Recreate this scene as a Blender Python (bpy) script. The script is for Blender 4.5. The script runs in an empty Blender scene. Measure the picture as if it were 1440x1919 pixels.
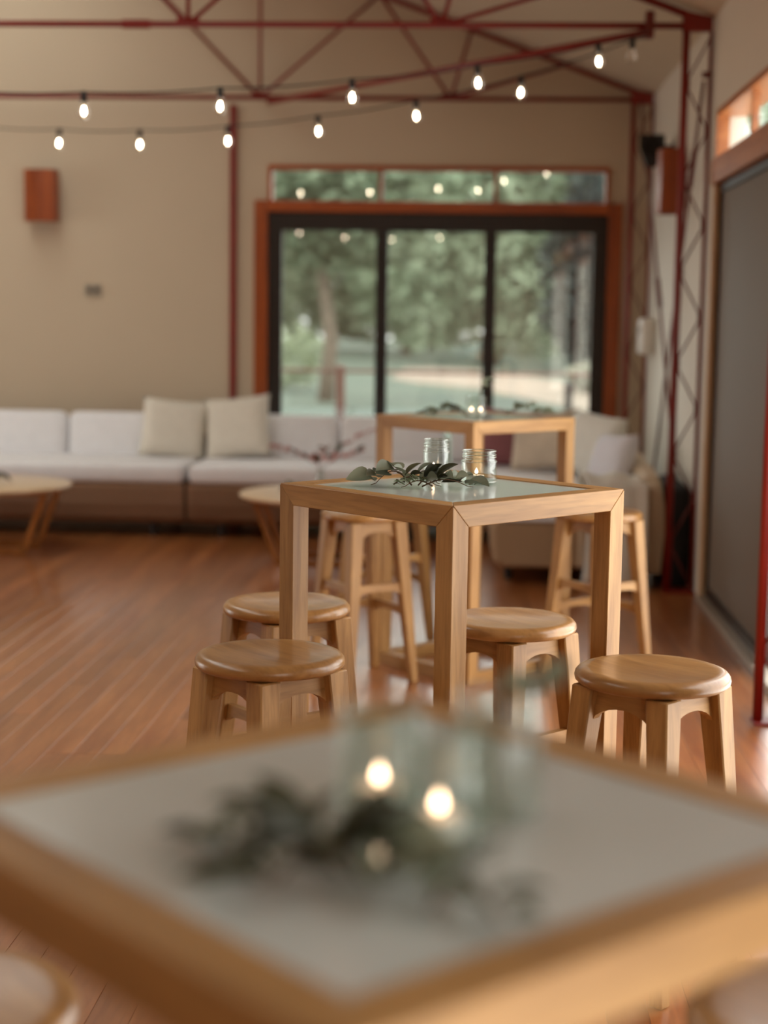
import bpy, bmesh, math, random
from mathutils import Vector, Matrix, Euler
from mathutils.bvhtree import BVHTree
R = math.radians
PI = math.pi
scene = bpy.context.scene
COL = scene.collection

# ------------------------------------------------------------------ camera
FPX, YAW, PITCH, ROLL, CAM_H = 2990.0, R(3.252), R(6.904), R(0.797), 1.45
fw = Vector((-math.sin(YAW) * math.cos(PITCH), math.cos(YAW) * math.cos(PITCH), -math.sin(PITCH)))
rt0 = Vector((math.cos(YAW), math.sin(YAW), 0))
up0 = rt0.cross(fw)
rt = rt0 * math.cos(ROLL) + up0 * math.sin(ROLL)
up = up0 * math.cos(ROLL) - rt0 * math.sin(ROLL)
cam = bpy.data.cameras.new('camera')
cam.sensor_fit = 'HORIZONTAL'
cam.sensor_width = 24.0
cam.lens = FPX / 1440 * 24.0
cam.clip_start = 0.05
cam.clip_end = 400
cam.dof.use_dof = True
cam.dof.focus_distance = 3.72
cam.dof.aperture_fstop = 1.65
cam_ob = bpy.data.objects.new('camera', cam)
m = Matrix.Identity(4)
for i in range(3):
    m[i][0], m[i][1], m[i][2] = rt[i], up[i], -fw[i]
m[2][3] = CAM_H
cam_ob.matrix_world = m
COL.objects.link(cam_ob)
scene.camera = cam_ob

# ------------------------------------------------------------------ world, light, exposure
world = bpy.data.worlds.new('overcast_sky')
scene.world = world
world.use_nodes = True
bg = world.node_tree.nodes['Background']
bg.inputs[0].default_value = (1.0, 0.98, 0.94, 1)
bg.inputs[1].default_value = 3.0
scene.view_settings.view_transform = 'Standard'
scene.view_settings.look = 'None'
scene.view_settings.gamma = 1.0
scene.view_settings.use_curve_mapping = False
scene.view_settings.exposure = 0.74
scene.cycles.max_bounces = 10
scene.cycles.diffuse_bounces = 6
scene.cycles.glossy_bounces = 4
scene.cycles.transparent_max_bounces = 16
scene.cycles.caustics_reflective = False
scene.cycles.caustics_refractive = False
scene.cycles.sample_clamp_indirect = 6.0


def portal(loc, rot, sx, sy):
    d = bpy.data.lights.new('daylight_opening', 'AREA')
    d.shape = 'RECTANGLE'
    d.size, d.size_y = sx, sy
    d.cycles.is_portal = True
    o = bpy.data.objects.new('daylight_opening', d)
    o.location, o.rotation_euler = loc, rot
    COL.objects.link(o)


# right wall door openings; those out of view are added for daylight
BAYS = [(5.98, 8.34), (3.10, 5.55), (0.25, 2.72), (-2.60, -0.10)]
for y0, y1 in ((5.98, 6.60), BAYS[1], (0.25, 1.00), BAYS[3]):
    portal((1.38, (y0 + y1) / 2, 1.1), (0, R(90), 0), 2.1, y1 - y0)
LBAYS = [(7.5, 11.2)]  # unseen opening in the left wall, added to let daylight in
SKY_X0, SKY_X1, SKY_Y0, SKY_Y1 = -4.40, -2.75, 0.6, 11.0     # unseen ridge skylight, added to light the hall from above
portal(((SKY_X0 + SKY_X1) / 2, (SKY_Y0 + SKY_Y1) / 2, 4.92), (0, R(20), 0), SKY_X1 - SKY_X0, SKY_Y1 - SKY_Y0)
for y0, y1 in LBAYS:
    portal((-10.38, (y0 + y1) / 2, 1.4), (0, R(-90), 0), 2.8, y1 - y0)


# ------------------------------------------------------------------ helpers


def lin(r, g, b):
    def f(c):
        c /= 255.0
        return c / 12.92 if c <= 0.04045 else ((c + 0.055) / 1.055) ** 2.4
    return (f(r), f(g), f(b), 1)


class MB:
    """collects shapes in one bmesh"""

    def __init__(s):
        s.bm = bmesh.new()

    def box(s, c, d, rot=None, bevel=0.0, seg=2):
        g = bmesh.ops.create_cube(s.bm, size=1)
        vs = g['verts']
        bmesh.ops.scale(s.bm, vec=d, verts=vs)
        if bevel:
            es = list({e for v in vs for e in v.link_edges})
            r = bmesh.ops.bevel(s.bm, geom=es, offset=bevel, segments=seg, affect='EDGES', profile=0.5)
            vs = list({v for f in r['faces'] for v in f.verts} | {v for v in vs if v.is_valid})
            # collect every vert of this island
            seen = set(vs); stack = list(vs)
            while stack:
                v = stack.pop()
                for e in v.link_edges:
                    w = e.other_vert(v)
                    if w not in seen:
                        seen.add(w); stack.append(w)
            vs = list(seen)
        if rot is not None:
            bmesh.ops.rotate(s.bm, cent=(0, 0, 0), matrix=rot, verts=vs)
        bmesh.ops.translate(s.bm, vec=c, verts=vs)
        return s

    def span(s, a, b, bevel=0.0, seg=2):
        c = [(p + q) / 2 for p, q in zip(a, b)]
        d = [abs(q - p) for p, q in zip(a, b)]
        return s.box(c, d, None, bevel, seg)

    def hull(s, pts, bevel=0.0):
        vs = [s.bm.verts.new(p) for p in pts]
        r = bmesh.ops.convex_hull(s.bm, input=vs)
        fs = [f for f in r['geom'] if isinstance(f, bmesh.types.BMFace)]
        bmesh.ops.dissolve_limit(s.bm, angle_limit=R(1), verts=vs, edges=list({e for f in fs for e in f.edges}))
        if bevel:
            es = list({e for v in vs if v.is_valid for e in v.link_edges})
            bmesh.ops.bevel(s.bm, geom=es, offset=bevel, segments=1, affect='EDGES', profile=0.5)
        return s

    def bar(s, a, b, w, h, upv=(0, 0, 1), bevel=0.0):
        a, b = Vector(a), Vector(b)
        z = (b - a)
        L = z.length
        z.normalize()
        u = Vector(upv)
        if abs(z.dot(u)) > 0.99:
            u = Vector((1, 0, 0))
        x = u.cross(z).normalized()
        y = z.cross(x)
        mt = Matrix((x, y, z)).transposed()
        return s.box((a + b) / 2, (w, h, L), mt, bevel)

    def tube(s, pts, r, n=10, cap=True, radii=None):
        pts = [Vector(p) for p in pts]
        rings = []
        prev = None
        for i, p in enumerate(pts):
            if i == 0:
                t = pts[1] - p
            elif i == len(pts) - 1:
                t = p - pts[i - 1]
            else:
                t = pts[i + 1] - pts[i - 1]
            t.normalize()
            if prev is None:
                u = Vector((0, 0, 1)) if abs(t.z) < 0.95 else Vector((1, 0, 0))
                x = u.cross(t).normalized()
            else:
                x = (prev - t * prev.dot(t)).normalized()
            prev = x
            y = t.cross(x)
            rr = radii[i] if radii else r
            rings.append([p + x * (math.cos(2 * PI * k / n) * rr) + y * (math.sin(2 * PI * k / n) * rr) for k in range(n)])
        return s.loft(rings, cap)

    def loft(s, rings, cap=True, closed=True):
        bm = s.bm
        R_ = [[bm.verts.new(p) for p in ring] for ring in rings]
        n = len(R_[0])
        for a, b in zip(R_[:-1], R_[1:]):
            for k in range(n if closed else n - 1):
                bm.faces.new((a[k], a[(k + 1) % n], b[(k + 1) % n], b[k]))
        if cap and closed:
            bm.faces.new(list(reversed(R_[0])))
            bm.faces.new(R_[-1])
        return s

    def lathe(s, prof, n=32, c=(0, 0, 0)):
        bm = s.bm
        rings = []
        for r, z in prof:
            if r < 1e-6:
                rings.append([bm.verts.new((c[0], c[1], c[2] + z))])
            else:
                rings.append([bm.verts.new((c[0] + r * math.cos(2 * PI * k / n), c[1] + r * math.sin(2 * PI * k / n), c[2] + z)) for k in range(n)])
        for a, b in zip(rings[:-1], rings[1:]):
            for k in range(n):
                if len(a) == 1 and len(b) == 1:
                    continue
                if len(a) == 1:
                    bm.faces.new((a[0], b[(k + 1) % n], b[k]))
                elif len(b) == 1:
                    bm.faces.new((a[k], a[(k + 1) % n], b[0]))
                else:
                    bm.faces.new((a[k], a[(k + 1) % n], b[(k + 1) % n], b[k]))
        return s

    def prism(s, poly, fn, t0, t1):
        """poly of 2D points, fn(u, v, t) -> 3D point"""
        bm = s.bm
        A = [bm.verts.new(fn(u, v, t0)) for u, v in poly]
        B = [bm.verts.new(fn(u, v, t1)) for u, v in poly]
        n = len(poly)
        bm.faces.new(list(reversed(A)))
        bm.faces.new(B)
        for k in range(n):
            bm.faces.new((A[k], A[(k + 1) % n], B[(k + 1) % n], B[k]))
        return s

    def grid(s, fn, nu, nv):
        bm = s.bm
        V = [[bm.verts.new(fn(i / nu, j / nv)) for j in range(nv + 1)] for i in range(nu + 1)]
        for i in range(nu):
            for j in range(nv):
                bm.faces.new((V[i][j], V[i + 1][j], V[i + 1][j + 1], V[i][j + 1]))
        return s

    def mesh(s, name, smooth=None):
        bmesh.ops.recalc_face_normals(s.bm, faces=s.bm.faces)
        me = bpy.data.meshes.new(name)
        s.bm.to_mesh(me)
        s.bm.free()
        if smooth is not None:
            me.shade_smooth()
            if smooth < 180:
                me.set_sharp_from_angle(angle=R(smooth))
        return me

    def build(s, name, mat, parent=None, smooth=None):
        me = s.mesh(name, smooth)
        me.materials.append(mat)
        return link(name, me, parent)


def link(name, me, parent=None):
    o = bpy.data.objects.new(name, me)
    COL.objects.link(o)
    if parent is not None:
        o.parent = parent
    return o


def tag(o, label=None, cat=None, group=None, kind=None):
    if label: o['label'] = label
    if cat: o['category'] = cat
    if group: o['group'] = group
    if kind: o['kind'] = kind
    return o


def thing(name, label, cat, loc=(0, 0, 0), rz=0.0, group=None, kind=None):
    o = bpy.data.objects.new(name, None)
    o.empty_display_size = 0.05
    o.location = loc
    o.rotation_euler = (0, 0, rz)
    COL.objects.link(o)
    return tag(o, label, cat, group, kind)


def copy_tree(o, parent=None):
    c = o.copy()
    COL.objects.link(c)
    if parent is not None:
        c.parent = parent
    for ch in o.children:
        copy_tree(ch, c)
    return c


# ------------------------------------------------------------------ materials
def newmat(name):
    mt = bpy.data.materials.new(name)
    mt.use_nodes = True
    nt = mt.node_tree
    return mt, nt, nt.nodes['Principled BSDF']


def N(nt, t, **kw):
    n = nt.nodes.new(t)
    for k, v in kw.items():
        setattr(n, k, v)
    return n


def coords(nt, scale, rand=0.0):
    tc = N(nt, 'ShaderNodeTexCoord')
    mp = N(nt, 'ShaderNodeMapping')
    mp.inputs['Scale'].default_value = scale
    nt.links.new(tc.outputs['Object'], mp.inputs['Vector'])
    if rand:
        oi = N(nt, 'ShaderNodeObjectInfo')
        ml = N(nt, 'ShaderNodeMath', operation='MULTIPLY')
        ml.inputs[1].default_value = rand
        nt.links.new(oi.outputs['Random'], ml.inputs[0])
        nt.links.new(ml.outputs[0], mp.inputs['Location'])
        return mp.outputs[0], oi.outputs['Random']
    return mp.outputs[0], None


def bump(nt, p, h, strength, dist):
    b = N(nt, 'ShaderNodeBump')
    b.inputs['Strength'].default_value = strength
    b.inputs['Distance'].default_value = dist
    nt.links.new(h, b.inputs['Height'])
    nt.links.new(b.outputs[0], p.inputs['Normal'])


def mat_plain(name, col, rough=0.6, metal=0.0, var=0.08, nscale=6.0, bumpd=0.0, bscale=80.0, spec=0.5, emis=None, es=0.0):
    mt, nt, p = newmat(name)
    p.inputs['Roughness'].default_value = rough
    p.inputs['Metallic'].default_value = metal
    p.inputs['Specular IOR Level'].default_value = spec
    v, _ = coords(nt, (1, 1, 1))
    ns = N(nt, 'ShaderNodeTexNoise')
    ns.inputs['Scale'].default_value = nscale
    ns.inputs['Detail'].default_value = 4
    nt.links.new(v, ns.inputs['Vector'])
    cr = N(nt, 'ShaderNodeValToRGB')
    a = [c * (1 - var) for c in col[:3]] + [1]
    b = [min(1, c * (1 + var)) for c in col[:3]] + [1]
    cr.color_ramp.elements[0].color, cr.color_ramp.elements[1].color = a, b
    cr.color_ramp.elements[0].position, cr.color_ramp.elements[1].position = 0.3, 0.7
    nt.links.new(ns.outputs['Fac'], cr.inputs[0])
    nt.links.new(cr.outputs[0], p.inputs['Base Color'])
    if bumpd:
        n2 = N(nt, 'ShaderNodeTexNoise')
        n2.inputs['Scale'].default_value = bscale
        n2.inputs['Detail'].default_value = 3
        nt.links.new(v, n2.inputs['Vector'])
        bump(nt, p, n2.outputs['Fac'], 0.5, bumpd)
    if emis:
        p.inputs['Emission Color'].default_value = emis
        p.inputs['Emission Strength'].default_value = es
    return mt


def mat_wood(name, c0, c1, axis='x', rough=0.48, rand=30.0, across=14.0, along=1.1, tone=0.25, fine=True, coat=0.0):
    """grain runs along the given object axis; each object takes its own offset and tone"""
    mt, nt, p = newmat(name)
    p.inputs['Roughness'].default_value = rough
    p.inputs['Coat Weight'].default_value = coat
    p.inputs['Coat Roughness'].default_value = 0.15
    sc = {'x': (along, across, across), 'y': (across, along, across), 'z': (across, across, along)}[axis]
    v, rnd = coords(nt, sc, rand)
    n1 = N(nt, 'ShaderNodeTexNoise')
    n1.inputs['Scale'].default_value = 1.6
    n1.inputs['Detail'].default_value = 5
    n1.inputs['Roughness'].default_value = 0.55
    n1.inputs['Distortion'].default_value = 0.6
    nt.links.new(v, n1.inputs['Vector'])
    cr = N(nt, 'ShaderNodeValToRGB')
    cr.color_ramp.elements[0].color, cr.color_ramp.elements[1].color = c0, c1
    cr.color_ramp.elements[0].position, cr.color_ramp.elements[1].position = 0.28, 0.68
    nt.links.new(n1.outputs['Fac'], cr.inputs[0])
    out = cr.outputs[0]
    n2 = N(nt, 'ShaderNodeTexNoise')
    n2.inputs['Scale'].default_value = 9.0
    n2.inputs['Detail'].default_value = 3
    nt.links.new(v, n2.inputs['Vector'])
    mx = N(nt, 'ShaderNodeMix', data_type='RGBA', blend_type='MULTIPLY')
    mx.inputs['Factor'].default_value = 0.35
    c2 = N(nt, 'ShaderNodeValToRGB')
    c2.color_ramp.elements[0].color, c2.color_ramp.elements[1].color = (0.55, 0.5, 0.45, 1), (1, 1, 1, 1)
    c2.color_ramp.elements[0].position, c2.color_ramp.elements[1].position = 0.35, 0.55
    nt.links.new(n2.outputs['Fac'], c2.inputs[0])
    nt.links.new(out, mx.inputs[6])
    nt.links.new(c2.outputs[0], mx.inputs[7])
    hs = N(nt, 'ShaderNodeHueSaturation')
    mr = N(nt, 'ShaderNodeMapRange')
    mr.inputs['To Min'].default_value = 1 - tone
    mr.inputs['To Max'].default_value = 1 + tone
    nt.links.new(rnd, mr.inputs['Value'])
    nt.links.new(mr.outputs[0], hs.inputs['Value'])
    nt.links.new(mx.outputs[2], hs.inputs['Color'])
    nt.links.new(hs.outputs[0], p.inputs['Base Color'])
    bump(nt, p, n2.outputs['Fac'], 0.12, 0.002)
    return mt


def mat_glass(name, tint=(0.96, 0.98, 0.97, 1), rough=0.02, base=0.05, edge=0.6, gcol=(1, 1, 1, 1)):
    mt = bpy.data.materials.new(name)
    mt.use_nodes = True
    nt = mt.node_tree
    nt.nodes.remove(nt.nodes['Principled BSDF'])
    out = nt.nodes['Material Output']
    tr = N(nt, 'ShaderNodeBsdfTransparent')
    tr.inputs[0].default_value = tint
    gl = N(nt, 'ShaderNodeBsdfGlossy')
    gl.inputs['Roughness'].default_value = rough
    gl.inputs['Color'].default_value = gcol
    lw = N(nt, 'ShaderNodeLayerWeight')
    lw.inputs['Blend'].default_value = 0.35
    mr = N(nt, 'ShaderNodeMapRange')
    mr.inputs['To Min'].default_value = base
    mr.inputs['To Max'].default_value = edge
    nt.links.new(lw.outputs['Fresnel'], mr.inputs['Value'])
    mx = N(nt, 'ShaderNodeMixShader')
    nt.links.new(mr.outputs[0], mx.inputs[0])
    nt.links.new(tr.outputs[0], mx.inputs[1])
    nt.links.new(gl.outputs[0], mx.inputs[2])
    nt.links.new(mx.outputs[0], out.inputs['Surface'])
    return mt


def mat_emit(name, col, strength):
    mt, nt, p = newmat(name)
    p.inputs['Base Color'].default_value = col
    p.inputs['Emission Color'].default_value = col
    p.inputs['Emission Strength'].default_value = strength
    return mt


def mat_wicker(name, c0, c1, sc=55.0):
    mt, nt, p = newmat(name)
    p.inputs['Roughness'].default_value = 0.6
    v, _ = coords(nt, (1, 1, 1))
    w1 = N(nt, 'ShaderNodeTexWave', wave_type='BANDS', bands_direction='Z')
    w1.inputs['Scale'].default_value = sc
    w2 = N(nt, 'ShaderNodeTexWave', wave_type='BANDS', bands_direction='DIAGONAL')
    w2.inputs['Scale'].default_value = sc * 0.6
    ml = N(nt, 'ShaderNodeMath', operation='MULTIPLY')
    for w in (w1, w2):
        w.inputs['Distortion'].default_value = 0.6
        nt.links.new(v, w.inputs['Vector'])
    nt.links.new(w1.outputs['Fac'], ml.inputs[0])
    nt.links.new(w2.outputs['Fac'], ml.inputs[1])
    cr = N(nt, 'ShaderNodeValToRGB')
    cr.color_ramp.elements[0].color, cr.color_ramp.elements[1].color = c0, c1
    cr.color_ramp.elements[1].position = 0.5
    nt.links.new(ml.outputs[0], cr.inputs[0])
    nt.links.new(cr.outputs[0], p.inputs['Base Color'])
    bump(nt, p, ml.outputs[0], 0.6, 0.006)
    return mt


def mat_leaf(name, c0, c1, rough=0.55, nscale=0.9, trans=0.25):
    mt, nt, p = newmat(name)
    p.inputs['Roughness'].default_value = rough
    v, rnd = coords(nt, (1, 1, 1), 20.0)
    ns = N(nt, 'ShaderNodeTexNoise')
    ns.inputs['Scale'].default_value = nscale
    ns.inputs['Detail'].default_value = 4
    nt.links.new(v, ns.inputs['Vector'])
    cr = N(nt, 'ShaderNodeValToRGB')
    cr.color_ramp.elements[0].color, cr.color_ramp.elements[1].color = c0, c1
    cr.color_ramp.elements[0].position, cr.color_ramp.elements[1].position = 0.35, 0.65
    nt.links.new(ns.outputs['Fac'], cr.inputs[0])
    hs = N(nt, 'ShaderNodeHueSaturation')
    mr = N(nt, 'ShaderNodeMapRange')
    mr.inputs['To Min'].default_value, mr.inputs['To Max'].default_value = 0.75, 1.25
    nt.links.new(rnd, mr.inputs['Value'])
    nt.links.new(mr.outputs[0], hs.inputs['Value'])
    nt.links.new(cr.outputs[0], hs.inputs['Color'])
    nt.links.new(hs.outputs[0], p.inputs['Base Color'])
    if trans:
        tl = N(nt, 'ShaderNodeBsdfTranslucent')
        nt.links.new(hs.outputs[0], tl.inputs['Color'])
        mx = N(nt, 'ShaderNodeMixShader')
        mx.inputs[0].default_value = trans
        out = nt.nodes['Material Output']
        nt.links.new(p.outputs[0], mx.inputs[1])
        nt.links.new(tl.outputs[0], mx.inputs[2])
        nt.links.new(mx.outputs[0], out.inputs['Surface'])
    return mt


def mat_screen(name, col, see=0.12):
    """dark woven insect screen: mostly thread, a little see-through"""
    mt, nt, p = newmat(name)
    p.inputs['Base Color'].default_value = col
    p.inputs['Roughness'].default_value = 0.6
    tr = N(nt, 'ShaderNodeBsdfTransparent')
    mx = N(nt, 'ShaderNodeMixShader')
    mx.inputs[0].default_value = see
    out = nt.nodes['Material Output']
    nt.links.new(p.outputs[0], mx.inputs[1])
    nt.links.new(tr.outputs[0], mx.inputs[2])
    nt.links.new(mx.outputs[0], out.inputs['Surface'])
    return mt


M = {}
M['wall'] = mat_plain('cream_paint', lin(196, 179, 154), 0.75, var=0.02, nscale=1.2, bumpd=0.001, bscale=120)
M['wall_white'] = mat_plain('white_paint', lin(214, 208, 194), 0.7, var=0.02, nscale=1.2)
M['ceiling'] = mat_plain('ceiling_paint', lin(198, 183, 160), 0.75, var=0.015, nscale=0.8)
M['plank'] = mat_wood('polished_floor_board', lin(138, 76, 38), lin(174, 112, 64), 'y', rough=0.30, across=9, along=0.7, tone=0.2, coat=0.45)
M['subfloor'] = mat_wood('floor_field', lin(138, 76, 38), lin(174, 112, 64), 'y', rough=0.3, across=9, along=0.7, tone=0.0, coat=0.45)
M['wx'] = mat_wood('pale_timber_x', lin(150, 106, 54), lin(188, 144, 86), 'x', tone=0.1)
M['wy'] = mat_wood('pale_timber_y', lin(150, 106, 54), lin(188, 144, 86), 'y', tone=0.1)
M['wz'] = mat_wood('pale_timber_z', lin(150, 106, 54), lin(188, 144, 86), 'z', tone=0.1)
M['seat'] = mat_wood('seat_timber', lin(146, 100, 50), lin(186, 140, 84), 'y', rough=0.3, across=9, tone=0.12, coat=0.2)
M['trim'] = mat_wood('red_hardwood', lin(140, 60, 12), lin(174, 84, 22), 'z', rough=0.35, tone=0.1)
M['trimx'] = mat_wood('red_hardwood_x', lin(140, 60, 12), lin(174, 84, 22), 'x', rough=0.35, tone=0.1)
M['trimy'] = mat_wood('red_hardwood_y', lin(160, 88, 38), lin(196, 126, 70), 'y', rough=0.35, tone=0.1)
M['lampwood'] = mat_wood('lamp_hardwood', lin(128, 54, 16), lin(164, 80, 28), 'z', rough=0.4, tone=0.12)
M['jamb'] = mat_wood('pale_jamb', lin(206, 172, 136), lin(224, 196, 160), 'z', rough=0.5, tone=0.03)
M['steel'] = mat_plain('red_steel', lin(124, 22, 10), 0.42, var=0.1, nscale=9, spec=0.5)
M['rod'] = mat_plain('dark_red_steel', lin(104, 34, 24), 0.5, var=0.1)
M['alu'] = mat_plain('dark_bronze_aluminium', lin(40, 30, 24), 0.4, metal=0.2, var=0.05)
M['aluL'] = mat_plain('pale_aluminium', lin(176, 164, 148), 0.4, metal=0.5, var=0.05)
M['black'] = mat_plain('black_plastic', lin(22, 21, 21), 0.5, var=0.1)
M['cord'] = mat_plain('black_rubber', lin(26, 24, 22), 0.7, var=0.1)
M['case'] = mat_plain('black_canvas', lin(24, 20, 18), 0.85, var=0.2)
M['white_plastic'] = mat_plain('white_plastic', lin(226, 222, 214), 0.45, var=0.02)
M['grey_plastic'] = mat_plain('grey_plastic', lin(150, 140, 124), 0.5, var=0.04)
M['rocker'] = mat_plain('dark_grey_plastic', lin(104, 94, 82), 0.5, var=0.04)
M['fabric'] = mat_plain('white_canvas', lin(230, 230, 232), 0.9, var=0.03, nscale=14, bumpd=0.003, bscale=220)
M['cream_fabric'] = mat_plain('cream_linen', lin(220, 214, 200), 0.9, var=0.04, nscale=18, bumpd=0.004, bscale=160)
M['lilac_fabric'] = mat_plain('cool_white_cotton', lin(222, 222, 230), 0.9, var=0.03, nscale=14, bumpd=0.003, bscale=200)
M['mauve'] = mat_plain('mauve_velvet', lin(140, 88, 92), 0.85, var=0.06, nscale=14, bumpd=0.003, bscale=200)
M['stripe'] = mat_plain('beige_knit', lin(206, 192, 172), 0.9, var=0.14, nscale=8, bumpd=0.006, bscale=60)
M['fleece'] = mat_plain('white_fleece', lin(232, 232, 224), 0.95, var=0.04, nscale=20, bumpd=0.01, bscale=70)
M['wicker'] = mat_wicker('shaded_brown_wicker', lin(104, 70, 46), lin(164, 124, 88))  # sofa wicker with its shaded tone put into the colour
M['wickerM'] = mat_wicker('tan_wicker', lin(148, 118, 86), lin(196, 166, 130))  # same wicker, lightened to brighten the dark curved end
M['wicker_lit'] = mat_wicker('lit_pale_wicker', lin(190, 166, 136), lin(226, 208, 180))  # same wicker again, window light painted into the tone
M['laminate'] = mat_plain('grey_glass_top', lin(200, 207, 203), 0.14, var=0.03, nscale=3, spec=0.5)
M['ctop'] = mat_wood('pale_round_top', lin(206, 176, 138), lin(228, 204, 170), 'x', rough=0.3, tone=0.05)
M['cleg'] = mat_wood('coffee_table_leg', lin(138, 84, 34), lin(168, 108, 50), 'z', rough=0.35, tone=0.05)
M['glass'] = mat_glass('window_glass', (0.93, 0.96, 0.95, 1), 0.01, 0.062, 0.7)
M['glass_c'] = mat_glass('clerestory_glass', (0.95, 0.97, 0.96, 1), 0.01, 0.04, 0.15)
M['jar'] = mat_glass('jar_glass', (0.93, 0.955, 0.94, 1), 0.10, 0.015, 0.16)
M['jar_rim'] = mat_glass('jar_rim_glass', (0.86, 0.89, 0.87, 1), 0.12, 0.12, 0.45)
M['bulb'] = mat_glass('bulb_glass', (1.0, 0.98, 0.94, 1), 0.02, 0.03, 0.5)
M['screen'] = mat_screen('insect_screen', lin(112, 98, 84), 0.03)  # thread colour lightened to stand in for outside light through the mesh
M['wax'] = mat_plain('white_wax', lin(236, 230, 220), 0.5, var=0.02)
M['tin'] = mat_plain('tealight_tin', lin(200, 198, 194), 0.3, metal=0.9, var=0.02)
M['flame'] = mat_emit('candle_flame', (1.0, 0.64, 0.40, 1), 7.5)
M['filament'] = mat_emit('warm_filament', (1.0, 0.84, 0.62, 1), 34.0)
M['euca'] = mat_leaf('eucalyptus_leaf', lin(98, 106, 84), lin(146, 152, 130), 0.5, 9.0, 0.15)
M['olive'] = mat_leaf('dark_leaf', lin(48, 50, 30), lin(80, 80, 54), 0.45, 9.0, 0.1)
M['rose'] = mat_leaf('rosemary_leaf', lin(88, 108, 78), lin(136, 152, 118), 0.5, 9.0, 0.15)
M['stem'] = mat_plain('woody_stem', lin(104, 78, 56), 0.7, var=0.15, nscale=30)
M['pink'] = mat_leaf('pink_petal', lin(168, 112, 112), lin(204, 156, 152), 0.6, 12.0, 0.25)
M['grass'] = mat_leaf('lawn', lin(56, 70, 58), lin(70, 84, 68), 0.9, 0.4, 0.0)
M['path'] = mat_plain('pale_gravel', lin(126, 112, 98), 0.9, var=0.06, nscale=3)
M['bark'] = mat_plain('bark', lin(104, 92, 80), 0.9, var=0.2, nscale=8)
M['fol_a'] = mat_leaf('foliage_mid', lin(114, 132, 106), lin(152, 166, 140), 0.7, 0.7)  # albedo raised to paint in the garden haze
M['fol_b'] = mat_leaf('foliage_light', lin(130, 142, 116), lin(166, 174, 146), 0.7, 0.6)  # lightened like the mid foliage, standing in for haze
M['fol_d'] = mat_leaf('foliage_dark', lin(42, 52, 52), lin(62, 72, 68), 0.7, 0.7, 0.1)
M['fol_p'] = mat_leaf('foliage_pale', lin(150, 150, 136), lin(176, 176, 160), 0.7, 0.9)
M['fence'] = mat_plain('hazed_red_steel', lin(104, 70, 64), 0.6, var=0.06)  # red dulled toward brown, haze painted into the colour

# ------------------------------------------------------------------ room shell
XW, YB, YR, XL = 1.20, 11.60, -3.0, -10.2      # right wall, back wall, wall behind camera, left wall
ZE, SLOPE, XR = 3.03, 0.365, -4.5              # eave height, roof pitch, ridge
ZR = ZE + (XW - XR) * SLOPE


def zroof(x):
    return ZE + (XW - x) * SLOPE if x >= XR else ZR - (XR - x) * SLOPE


# floor: slab with single boards laid along the room
PX0, BW, PY0, PY1 = -4.56, 0.09, 0.2, YB
NROW = int(round((XW - PX0) / BW))
floor = MB()
floor.span((XL, YR, -0.12), (XW + 0.16, YB, -0.021))
floor.span((XL, YR, -0.021), (PX0, YB, 0.0))
floor.span((PX0, YR, -0.021), (XW + 0.16, PY0 - 0.002, 0.0))
floor = floor.build('floor', M['subfloor'])
tag(floor, 'polished red-brown timber floor of narrow boards', 'floor', kind='structure')
rng = random.Random(4)
plank_mesh = {}


def plank(x, y0, y1):
    L = round(y1 - y0, 2)
    if L not in plank_mesh:
        b = MB()
        b.box((0, 0, -0.010), (BW - 0.0008, L - 0.001, 0.020), None, 0.0007, 1)
        me = b.mesh('plank')
        me.materials.append(M['plank'])
        plank_mesh[L] = me
    o = link('plank', plank_mesh[L], floor)
    o.location = (x, (y0 + y1) / 2, 0)


for r_ in range(NROW):
    x = PX0 + (r_ + 0.5) * BW
    y = PY0
    first = rng.choice([1.4, 1.9, 2.4, 2.9, 3.4])
    cuts = [PY0, PY0 + first, PY0 + first + 3.0]
    if PY1 - cuts[-1] > 3.6:
        cuts.append(cuts[-1] + 3.0)
    cuts.append(PY1)
    for a, b in zip(cuts[:-1], cuts[1:]):
        plank(x, a, b)

# ceiling: two pitched planes with thickness
c = MB()
for x0, x1, y0, y1 in ((XW + 0.16, SKY_X1, YR - 0.15, YB + 0.15), (SKY_X0, XR, YR - 0.15, YB + 0.15), (XR, XL, YR - 0.15, YB + 0.15),
                       (SKY_X1, SKY_X0, YR - 0.15, SKY_Y0), (SKY_X1, SKY_X0, SKY_Y1, YB + 0.15)):
    c.hull([(x, y, z + dz) for x in (x0, x1) for y in (y0, y1) for z, dz in ((zroof(x), 0), (zroof(x), 0.1))])
tag(c.build('ceiling', M['ceiling']), 'cream pitched ceiling above the red steel trusses', 'ceiling', kind='structure')

sk = thing('window_6', 'long ridge skylight over the hall, added unseen for daylight', 'skylight', (0, 0, 0), kind='structure')  # added out of view to brighten tables, floor and sofas
for k in range(6):
    ya = SKY_Y0 + (SKY_Y1 - SKY_Y0) * k / 6
    yb_ = SKY_Y0 + (SKY_Y1 - SKY_Y0) * (k + 1) / 6
    MB().hull([(x, y, zroof(x) + dz) for x in (SKY_X0, SKY_X1) for y in (ya + 0.02, yb_ - 0.02) for dz in (0.05, 0.058)]).build('pane', M['glass_c'], sk)
    if k:
        MB().hull([(x, y, zroof(x) + dz) for x in (SKY_X0, SKY_X1) for y in (ya - 0.02, ya + 0.02) for dz in (0.02, 0.09)]).build('glazing_bar', M['aluL'], sk)

# back wall (gable with an opening for the glazed doors and the transom)
DX0, DX1 = -1.525, 0.915       # door opening
TZ0, TZ1 = 2.27, 2.53          # transom
w = MB()


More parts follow.
